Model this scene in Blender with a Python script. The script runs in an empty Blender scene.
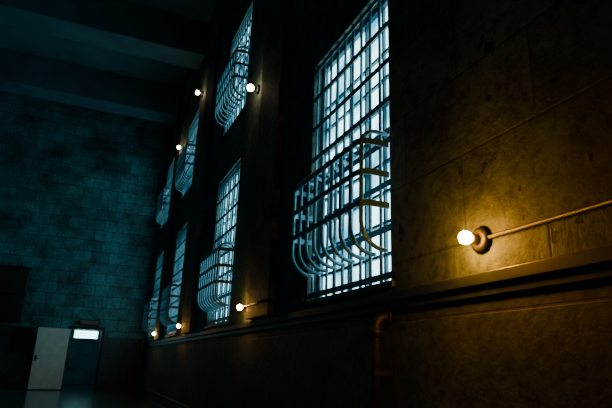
import bpy, bmesh, math, random
from mathutils import Vector, Matrix
random.seed(4)
D=2.25; H=1.05; YF=20.5; XL=-5.5; YB=-4.0; ZC=10.9
def W(z): return z*D+H
# ---------- materials
def mat(name,col,rough=.6,metal=0,var=.3,scale=4,bump=.0,spec=.5):
    m=bpy.data.materials.new(name); m.use_nodes=True; nt=m.node_tree; b=nt.nodes['Principled BSDF']
    tc=nt.nodes.new('ShaderNodeTexCoord'); n=nt.nodes.new('ShaderNodeTexNoise')
    n.inputs['Scale'].default_value=scale; n.inputs['Detail'].default_value=6
    nt.links.new(tc.outputs['Object'],n.inputs['Vector'])
    r=nt.nodes.new('ShaderNodeValToRGB')
    r.color_ramp.elements[0].position=.3; r.color_ramp.elements[1].position=.7
    r.color_ramp.elements[0].color=[c*(1-var) for c in col]+[1]
    r.color_ramp.elements[1].color=[min(1,c*(1+var)) for c in col]+[1]
    nt.links.new(n.outputs['Fac'],r.inputs['Fac']); nt.links.new(r.outputs['Color'],b.inputs['Base Color'])
    b.inputs['Roughness'].default_value=rough; b.inputs['Metallic'].default_value=metal
    b.inputs['Specular IOR Level'].default_value=spec
    if bump:
        bp=nt.nodes.new('ShaderNodeBump'); bp.inputs['Strength'].default_value=bump; bp.inputs['Distance'].default_value=.02
        nt.links.new(n.outputs['Fac'],bp.inputs['Height']); nt.links.new(bp.outputs['Normal'],b.inputs['Normal'])
    return m
def emis(name,col,s):
    m=bpy.data.materials.new(name); m.use_nodes=True; nt=m.node_tree; nt.nodes.clear()
    e=nt.nodes.new('ShaderNodeEmission'); o=nt.nodes.new('ShaderNodeOutputMaterial')
    e.inputs[0].default_value=(*col,1); e.inputs[1].default_value=s; nt.links.new(e.outputs[0],o.inputs[0]); return m
def wallmat(name,col,axis,bw,bh,joint=.45,rough=.55,stain=.5,bump=.35,seam=.5,chips=False):
    """painted masonry: block joints + blotchy old paint"""
    m=bpy.data.materials.new(name); m.use_nodes=True; nt=m.node_tree; b=nt.nodes['Principled BSDF']; L=nt.links.new
    tc=nt.nodes.new('ShaderNodeTexCoord'); sp=nt.nodes.new('ShaderNodeSeparateXYZ'); cb=nt.nodes.new('ShaderNodeCombineXYZ')
    L(tc.outputs['Object'],sp.inputs[0]); L(sp.outputs['Y' if axis=='x' else 'X'],cb.inputs[0]); L(sp.outputs['Z'],cb.inputs[1])
    br=nt.nodes.new('ShaderNodeTexBrick'); br.inputs['Scale'].default_value=1
    br.inputs['Brick Width'].default_value=bw; br.inputs['Row Height'].default_value=bh
    br.inputs['Mortar Size'].default_value=.010; br.inputs['Mortar Smooth'].default_value=.4
    br.inputs['Color1'].default_value=(.72,.72,.72,1); br.inputs['Color2'].default_value=(1.25,1.25,1.25,1)
    br.inputs['Mortar'].default_value=(joint,)*3+(1,)
    L(cb.outputs[0],br.inputs['Vector'])
    n1=nt.nodes.new('ShaderNodeTexNoise'); n1.inputs['Scale'].default_value=1.1; n1.inputs['Detail'].default_value=9; n1.inputs['Roughness'].default_value=.65
    n2=nt.nodes.new('ShaderNodeTexNoise'); n2.inputs['Scale'].default_value=14; n2.inputs['Detail'].default_value=8; n2.inputs['Roughness'].default_value=.7
    L(tc.outputs['Object'],n1.inputs['Vector']); L(tc.outputs['Object'],n2.inputs['Vector'])
    r1=nt.nodes.new('ShaderNodeValToRGB'); e=r1.color_ramp.elements
    e[0].position=.34; e[1].position=.66
    e[0].color=[c*(1-stain) for c in col]+[1]; e[1].color=[c*(1+stain*.5) for c in col]+[1]
    L(n1.outputs['Fac'],r1.inputs['Fac'])
    r2=nt.nodes.new('ShaderNodeValToRGB'); e=r2.color_ramp.elements
    e[0].position=.36; e[1].position=.56; e[0].color=(.45,.45,.45,1); e[1].color=(1.05,1.05,1.05,1)
    L(n2.outputs['Fac'],r2.inputs['Fac'])
    a=nt.nodes.new('ShaderNodeMixRGB'); a.blend_type='MULTIPLY'; a.inputs[0].default_value=1
    L(r1.outputs['Color'],a.inputs[1]); L(r2.outputs['Color'],a.inputs[2])
    c=nt.nodes.new('ShaderNodeMixRGB'); c.blend_type='MULTIPLY'; c.inputs[0].default_value=seam
    L(a.outputs['Color'],c.inputs[1]); L(br.outputs['Color'],c.inputs[2]); out=c.outputs['Color']
    if chips:
        n3=nt.nodes.new('ShaderNodeTexNoise'); n3.inputs['Scale'].default_value=6.5; n3.inputs['Detail'].default_value=3
        L(tc.outputs['Object'],n3.inputs['Vector'])
        r3=nt.nodes.new('ShaderNodeValToRGB'); e=r3.color_ramp.elements
        e[0].position=.66; e[1].position=.675; e[0].color=(1,1,1,1); e[1].color=(.12,.12,.12,1)
        L(n3.outputs['Fac'],r3.inputs['Fac'])
        g=nt.nodes.new('ShaderNodeMixRGB'); g.blend_type='MULTIPLY'; g.inputs[0].default_value=1
        L(out,g.inputs[1]); L(r3.outputs['Color'],g.inputs[2]); out=g.outputs['Color']
    L(out,b.inputs['Base Color'])
    b.inputs['Roughness'].default_value=rough
    ad=nt.nodes.new('ShaderNodeMath'); ad.operation='MULTIPLY_ADD'; ad.inputs[1].default_value=-.5
    L(br.outputs['Fac'],ad.inputs[0]); L(n2.outputs['Fac'],ad.inputs[2])
    bp=nt.nodes.new('ShaderNodeBump'); bp.inputs['Strength'].default_value=bump; bp.inputs['Distance'].default_value=.03
    L(ad.outputs[0],bp.inputs['Height']); L(bp.outputs['Normal'],b.inputs['Normal'])
    return m
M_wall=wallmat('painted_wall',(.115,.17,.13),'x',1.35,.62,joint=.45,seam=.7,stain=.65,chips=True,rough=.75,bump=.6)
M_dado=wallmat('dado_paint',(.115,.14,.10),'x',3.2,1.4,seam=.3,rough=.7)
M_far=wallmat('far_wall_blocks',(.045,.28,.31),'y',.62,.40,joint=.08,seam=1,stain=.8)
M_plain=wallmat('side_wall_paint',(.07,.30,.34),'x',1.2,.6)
M_ceil=mat('ceiling_plaster',(.05,.18,.21),.8,0,.25,1.5)
M_floor=mat('waxed_concrete',(.03,.08,.09),.18,0,.4,2,.05)
M_bar=mat('bar_steel_paint',(.10,.22,.26),.32,.3,.3,20)
M_frame=mat('sash_paint',(.04,.10,.12),.5,.0,.3,10)
M_trim=mat('trim_paint',(.035,.05,.045),.5,0,.3,8)
M_pipe=mat('conduit_steel',(.03,.032,.03),.5,.3,.4,18,.1)
M_iron=mat('black_iron',(.03,.03,.03),.4,.5,.3,20)
M_door=mat('door_white_paint',(.66,.76,.70),.45,0,.1,5)
M_dark=mat('dark_paint',(.02,.025,.025),.6,0,.3,6)
M_bulb=emis('bulb_glow',(1,.37,.03),380)
M_bulb2=emis('bulb_glow_far',(1,.45,.07),130)
M_bulb3=emis('bulb_glow_high',(1,.72,.42),28)
M_tube=emis('fluorescent_tube',(.35,.9,1),9)
M_sign=mat('sign_face',(.10,.12,.12),.5,0,.3,6)
# window glass : frosted/dirty, daylight beyond
def glassmat():
    m=bpy.data.materials.new('frosted_daylit_glass'); m.use_nodes=True; nt=m.node_tree; nt.nodes.clear(); L=nt.links.new
    tc=nt.nodes.new('ShaderNodeTexCoord'); n=nt.nodes.new('ShaderNodeTexNoise'); n.inputs['Scale'].default_value=1.6; n.inputs['Detail'].default_value=5
    L(tc.outputs['Object'],n.inputs['Vector'])
    r=nt.nodes.new('ShaderNodeValToRGB'); e=r.color_ramp.elements
    e[0].position=.38; e[0].color=(.03,.18,.27,1); e[1].position=.56; e[1].color=(.42,.87,1,1)
    L(n.outputs['Fac'],r.inputs['Fac'])
    em=nt.nodes.new('ShaderNodeEmission'); em.inputs[1].default_value=GL; L(r.outputs['Color'],em.inputs[0])
    gl=nt.nodes.new('ShaderNodeBsdfGlossy'); gl.inputs['Color'].default_value=(.04,.04,.04,1); gl.inputs['Roughness'].default_value=.3
    ad=nt.nodes.new('ShaderNodeAddShader'); L(em.outputs[0],ad.inputs[0]); L(gl.outputs[0],ad.inputs[1])
    o=nt.nodes.new('ShaderNodeOutputMaterial'); L(ad.outputs[0],o.inputs[0]); return m
GL=5.6
M_glass=glassmat()
# ---------- mesh helpers
def box(bm,x0,x1,y0,y1,z0,z1):
    vs=[bm.verts.new((x,y,z)) for z in (z0,z1) for y in (y0,y1) for x in (x0,x1)]
    for f in ((0,2,3,1),(4,5,7,6),(0,1,5,4),(2,6,7,3),(0,4,6,2),(1,3,7,5)): bm.faces.new([vs[i] for i in f])
def tube(bm,path,r,n=8,flat=None,up=None):
    """sweep; flat=(a,b) rectangular section: a along 'up', b sideways"""
    P=[Vector(p) for p in path]; rings=[]; prev=None
    for i,p in enumerate(P):
        t=(P[min(i+1,len(P)-1)]-P[max(i-1,0)]).normalized()
        if flat: u=Vector(up); u=(u-t*u.dot(t)).normalized()
        else:
            if prev is None:
                u=Vector((0,0,1)) if abs(t.z)<.8 else Vector((1,0,0))
                u=(u-t*u.dot(t)).normalized()
            else: u=(prev-t*prev.dot(t)).normalized()
        prev=u; v=t.cross(u)
        if flat: ring=[bm.verts.new(p+u*a*flat[0]+v*b*flat[1]) for a,b in((1,1),(1,-1),(-1,-1),(-1,1))]
        else:
            rr=r[i] if isinstance(r,(list,tuple)) else r
            ring=[bm.verts.new(p+(u*math.cos(k*2*math.pi/n)+v*math.sin(k*2*math.pi/n))*rr) for k in range(n)]
        rings.append(ring)
    m=len(rings[0])
    for a,b in zip(rings,rings[1:]):
        for k in range(m):
            f=bm.faces.new((a[k],a[(k+1)%m],b[(k+1)%m],b[k])); f.smooth=not flat
    bm.faces.new(rings[0][::-1]); bm.faces.new(rings[-1])
def obj(name,bm,m,parent=None,bevel=0):
    bmesh.ops.recalc_face_normals(bm,faces=bm.faces)
    me=bpy.data.meshes.new(name); bm.to_mesh(me); bm.free(); me.materials.append(m)
    o=bpy.data.objects.new(name,me); bpy.context.collection.objects.link(o)
    if parent: o.parent=parent
    if bevel:
        b=o.modifiers.new('bev','BEVEL'); b.width=bevel; b.segments=2
    return o
def empty(name,loc=(0,0,0)):
    o=bpy.data.objects.new(name,None); bpy.context.collection.objects.link(o); o.empty_display_size=.1; return o
B=bmesh.new
# ---------- room shell
wins=[(1.6,2.38),(3.86,4.60),(6.12,6.86),(8.0,8.74)]
rows=[(.30,1.60),(2.05,3.12)]
TH=.5
bm=B()
ys=[YB]+[v*D for w in wins for v in w]+[YF]
for i in range(0,len(ys),2): box(bm,D,D+TH,ys[i],ys[i+1],0,ZC)
for a,b in wins:
    box(bm,D,D+TH,a*D,b*D,0,W(rows[0][0])); box(bm,D,D+TH,a*D,b*D,W(rows[0][1]),W(rows[1][0])); box(bm,D,D+TH,a*D,b*D,W(rows[1][1]),ZC)
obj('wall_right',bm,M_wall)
# pilasters
bm=B()
for a in (2.86,5.14,7.25):
    box(bm,D-.09,D+.01,a*D,(a+.42)*D,W(.27),ZC)
obj('trim_1',bm,M_wall,bevel=.01)
# dado + ledge
bm=B(); box(bm,D-.012,D+.01,YB,YF,0,W(.215)); obj('trim_2',bm,M_dado)
bm=B(); box(bm,D-.045,D+.01,YB,YF,W(.225)+.001,W(.262)); box(bm,D-.028,D+.01,YB,YF,W(.195),W(.225)); obj('trim_3',bm,M_trim,bevel=.010)
bm=B(); box(bm,D-.04,D-.005,YB,YF,0,.2); obj('baseboard_right',bm,M_trim,bevel=.008)
# far wall with doorway
dx0,dx1,dz=-.26,.74,2.02
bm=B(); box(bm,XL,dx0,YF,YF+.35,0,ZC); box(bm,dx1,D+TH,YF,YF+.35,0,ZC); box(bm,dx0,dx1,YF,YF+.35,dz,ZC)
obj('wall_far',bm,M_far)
bm=B(); box(bm,XL,dx0-.12,YF-.04,YF+.001,0,.25); box(bm,dx1+.12,D,YF-.04,YF+.001,0,.25); obj('baseboard_far',bm,M_trim,bevel=.008)
bm=B(); box(bm,XL,dx0-.12,YF-.02,YF+.001,.25,W(.33)); box(bm,dx1+.12,D-.1,YF-.02,YF+.001,.25,W(.33)); obj('trim_4',bm,wallmat('far_dado_paint',(.03,.10,.11),'y',3,1.4,seam=.3))
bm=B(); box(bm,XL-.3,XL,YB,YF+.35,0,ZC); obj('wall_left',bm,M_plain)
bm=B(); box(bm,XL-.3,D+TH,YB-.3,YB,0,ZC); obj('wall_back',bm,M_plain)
bm=B(); box(bm,XL-.3,D+TH,YB-.3,YF+6,-.2,0); obj('floor',bm,M_floor)
bm=B(); box(bm,XL-.3,D+TH,YB-.3,YF+.35,ZC,ZC+.2); obj('ceiling',bm,M_ceil)
bm=B()
for y in (1.5,5.6,9.7,13.8,18.2): box(bm,XL,D,y,y+.9,9.75,ZC+.01)
obj('trim_5',bm,M_ceil,bevel=.03)
# passage beyond the door
bm=B(); box(bm,dx0-.6,dx0-.4,YF+.35,YF+5,0,2.8); box(bm,dx1+.4,dx1+.6,YF+.35,YF+5,0,2.8); box(bm,dx0-.6,dx1+.6,YF+5,YF+5.2,0,2.8); box(bm,dx0-.6,dx1+.6,YF+.35,YF+5.2,2.8,2.9)
obj('wall_passage',bm,M_plain)
# door frame/leaf
bm=B(); box(bm,dx0-.1,dx0,YF-.05,YF+.2,0,dz+.1); box(bm,dx1,dx1+.1,YF-.05,YF+.2,0,dz+.1); box(bm,dx0,dx1,YF-.05,YF+.2,dz,dz+.1)
obj('trim_6',bm,M_dark,bevel=.01)
door=empty('door_1')
bm=B(); box(bm,-1.0,0,-.022,.022,.03,2.0)
leaf=obj('leaf',bm,M_door,door,.006)
bm=B()
for z0,z1 in((.2,.85),(1.0,1.85)):
    for a,b,c,d in((-.88,-.12,z0,z0+.03),(-.88,-.12,z1-.03,z1),(-.88,-.85,z0,z1),(-.15,-.12,z0,z1)): box(bm,a,b,-.034,-.02,c,d)
obj('panel_moulding',bm,M_door,door)
bm=B(); tube(bm,[(-.93,-.02,1.0),(-.93,-.07,1.0)],.012); tube(bm,[(-.93,-.07,1.0),(-.82,-.07,1.0)],.012); box(bm,-.96,-.90,-.03,-.02,.92,1.1)
obj('handle',bm,M_iron,door)
bm=B()
for z in(.3,1.0,1.7): tube(bm,[(.012,-.03,z),(.012,-.03,z+.12)],.014)
obj('hinges',bm,M_iron,door)
door.location=(dx0-.03,YF-.17,0); door.rotation_euler=(0,0,math.radians(8))
# exit sign over door
s=empty('door_sign'); bm=B(); box(bm,-.05,.62,YF-.12,YF-.0,2.16,2.36); obj('housing',bm,M_dark,s,.01)
bm=B(); box(bm,-.02,.59,YF-.13,YF-.115,2.19,2.33); obj('face',bm,M_sign,s,.004)
# fluorescent fixture in passage
f=empty('fluorescent_light'); fy=YF+.8
bm=B(); box(bm,-.18,.68,fy-.13,fy+.13,2.04,2.09); box(bm,-.18,-.15,fy-.13,fy+.13,1.76,2.04); box(bm,.65,.68,fy-.13,fy+.13,1.76,2.04); obj('housing',bm,M_door,f,.01)
bm=B()
for dz_ in (1.97,1.88,1.79): tube(bm,[(-.14,fy,dz_),(.64,fy,dz_)],.036,10)
obj('tubes',bm,M_tube,f)
bm=B()
for x in(-.05,.55): tube(bm,[(x,fy,2.09),(x,fy,2.8)],.01)
obj('hangers',bm,M_iron,f)
# vent duct on far wall at left
v=empty('ventilation_duct'); bm=B(); box(bm,-3.3,-1.85,YF-.5,YF,2.15,W(1.28)); obj('casing',bm,M_dark,v,.02)
bm=B()
for z in(2.15,3.0,W(1.28)-.05): box(bm,-3.34,-1.81,YF-.54,YF,z,z+.06)
obj('flanges',bm,M_iron,v)
c=empty('electrical_cabinet'); bm=B(); box(bm,-1.95,-1.42,YF-.25,YF-.022,1.25,2.0); obj('body',bm,M_dark,c,.015)
bm=B(); box(bm,-1.91,-1.46,YF-.27,YF-.245,1.29,1.96); tube(bm,[(-1.5,YF-.28,1.58),(-1.5,YF-.28,1.7)],.012); obj('cover',bm,M_iron,c,.006)
# ---------- windows + cages
def arc(cx,cz,r,a0,a1,n=6): return [(cx+r*math.cos(math.radians(a0+(a1-a0)*k/n)),cz+r*math.sin(math.radians(a0+(a1-a0)*k/n))) for k in range(n+1)]
k=0
for (a,b) in wins:
    for (zr0,zr1) in rows:
        k+=1; y0,y1,z0,z1=a*D,b*D,W(zr0),W(zr1)
        w=empty('window_%d'%k)
        gx=D+.15
        bm=B(); box(bm,gx+.02,gx+.03,y0,y1,z0,z1); obj('glass',bm,M_glass,w)
        bm=B()
        t=.05
        for q in((y0,y1,z0,z0+t),(y0,y1,z1-t,z1),(y0,y0+t,z0,z1),(y1-t,y1,z0,z1)): box(bm,gx-.03,gx+.035,*q)
        nc,nr=5,int(round((z1-z0)/.29))
        for i in range(1,nc):
            y=y0+(y1-y0)*i/nc; box(bm,gx-.01,gx+.02,y-.016,y+.016,z0,z1)
        for i in range(1,nr):
            z=z0+(z1-z0)*i/nr; h=.035 if i==nr//2 else .015
            box(bm,gx-.012,gx+.02,y0,y1,z-h,z+h)
        obj('sash',bm,M_frame,w)
        bm=B(); box(bm,D-.03,gx-.03,y0-.04,y1+.04,z0-.05,z0+.005); obj('sill',bm,M_trim,w,.008)
        # cage
        cg=empty('window_bar_cage' if k==1 else 'window_bar_cage.%03d'%(k-1))
        bx=D+.035; bm=B(); nb=10
        for i in range(nb):
            y=y0+.05+(y1-y0-.10)*i/(nb-1); tube(bm,[(bx,y,z0+.005),(bx,y,z1-.0)],.016,8)
        nh=int(round((z1-z0)/.40))
        for i in range(nh+1):
            z=z0+.06+(z1-z0-.12)*i/nh; box(bm,bx-.022,bx-.015,y0,y1,z-.03,z+.03)
        obj('bar_grille',bm,M_bar,cg)
        # bowed basket
        zb,zt=z0+.27,z0+1.33; dp=.27; r=.14; R=.23
        bm=B(); prof=[(bx-.02,zt)]+arc(bx-dp+r,zt-r,r,90,180)+arc(bx-dp+R,zb+R,R,180,270,8)+[(bx-.02,zb)]
        nb=9
        for i in range(nb):
            y=y0+.10+(y1-y0-.2)*i/(nb-1)
            tube(bm,[(x,y,z) for x,z in prof],.020,8)
        for z in (zt-.12,zt-.40,zt-.68):
            x=bx-dp-.020; c=.10; ya,yb=y0+.06,y1-.06
            pts=[(bx-.02,ya,z),(x+c,ya,z)]+[(x+c-c*math.sin(math.radians(q)),ya+c-c*math.cos(math.radians(q)),z) for q in(15,30,45,60,75,90)]
            pts+=[(x+c-c*math.cos(math.radians(q)),yb-c+c*math.sin(math.radians(q)),z) for q in(0,15,30,45,60,75,90)]+[(bx-.02,yb,z)]
            tube(bm,pts,0,flat=(.028,.005),up=(0,0,1))
        obj('bowed_basket',bm,M_bar,cg)
# ---------- lamps
def lamp(idx,y,z,mb,x=D,r=.043):
    e=empty('bulb_lamp' if idx==0 else 'bulb_lamp.%03d'%idx)
    bm=B(); tube(bm,[(x-.001,y,z),(x-.03,y,z),(x-.042,y,z)],[.078,.078,.055],24)
    tube(bm,[(x-.04,y,z),(x-.05,y,z),(x-.085,y,z),(x-.09,y,z)],[.034,.030,.030,.024],16)
    obj('socket',bm,M_iron,e)
    bm=B(); rs=[.018,.02]; xs=[x-.088,x-.092]
    cx=x-.092-r*.93
    for q in range(20,181,16):
        xs.append(cx+r*math.cos(math.radians(q))); rs.append(max(.001,r*math.sin(math.radians(q))))
    tube(bm,[(a,y,z) for a in xs],rs,20); obj('glass_bulb',bm,mb,e)
n=0
LZ=W(.354)
for y in (1.13,3.37,5.65,7.6): lamp(n,y*D,LZ,M_bulb if n==0 else M_bulb2); n+=1
for y,z in ((3.48,2.02),(6.0,3.24),(7.18,2.95)): lamp(n,y*D,W(z),M_bulb3,r=.062); n+=1
# conduits
bm=B(); zz=LZ
tube(bm,[(D-.022,1.13*D-.085,zz),(D-.022,YB+.1,zz)],.012,10)
for y in (.7,-.3): box(bm,D-.045,D-.002,y,y+.03,zz-.035,zz+.035)
obj('lamp_conduit',bm,M_pipe)
bm=B()
tube(bm,[(D-.022,3.29*D,zz),(D-.11,3.28*D+.02,zz),(D-.11,2.8*D,zz),(D-.022,2.78*D,zz),(D-.022,2.38*D+.12,zz),(D-.022,2.38*D+.06,zz-.05),(D-.022,2.38*D+.05,W(.265))],.014,10)
obj('lamp_conduit.001',bm,M_pipe)
# drain pipe: leaves the wall under the ledge, elbows down to the floor
bm=B(); px=D-.13; pz=W(.175); py=1.62*D; R=.09
path=[(D-.013,py,pz),(px+R,py,pz)]+[(px+R-R*math.sin(math.radians(q)),py,pz-R+R*math.cos(math.radians(q))) for q in(15,30,45,60,75,90)]+[(px,py,.0)]
tube(bm,path,.036,14)
tube(bm,[(px,py,pz-R),(px,py,pz-R-.07)],.05,16); tube(bm,[(D-.013,py,pz),(D-.04,py,pz)],.065,16)
for z in(.5,1.0): box(bm,px-.045,D-.013,py-.045,py+.045,z,z+.04)
obj('drain_pipe',bm,M_pipe)
# ---------- world
w=bpy.data.worlds.new('World'); bpy.context.scene.world=w; w.use_nodes=True
w.node_tree.nodes['Background'].inputs[0].default_value=(.1,.3,.4,1); w.node_tree.nodes['Background'].inputs[1].default_value=.05
# ---------- camera
cam=bpy.data.cameras.new('Camera'); co=bpy.data.objects.new('Camera',cam); bpy.context.collection.objects.link(co)
cam.sensor_width=36; cam.lens=524.6*36/612; cam.clip_start=.05
Zc=Vector((62,1694,-524.6)).normalized(); Yc=Vector((-231,-154,-524.6)); Yc=(Yc-Zc*Yc.dot(Zc)).normalized(); Xc=Yc.cross(Zc)
co.matrix_world=Matrix.Translation((0,0,H))@Matrix((Xc,Yc,Zc)).to_4x4()
bpy.context.scene.camera=co
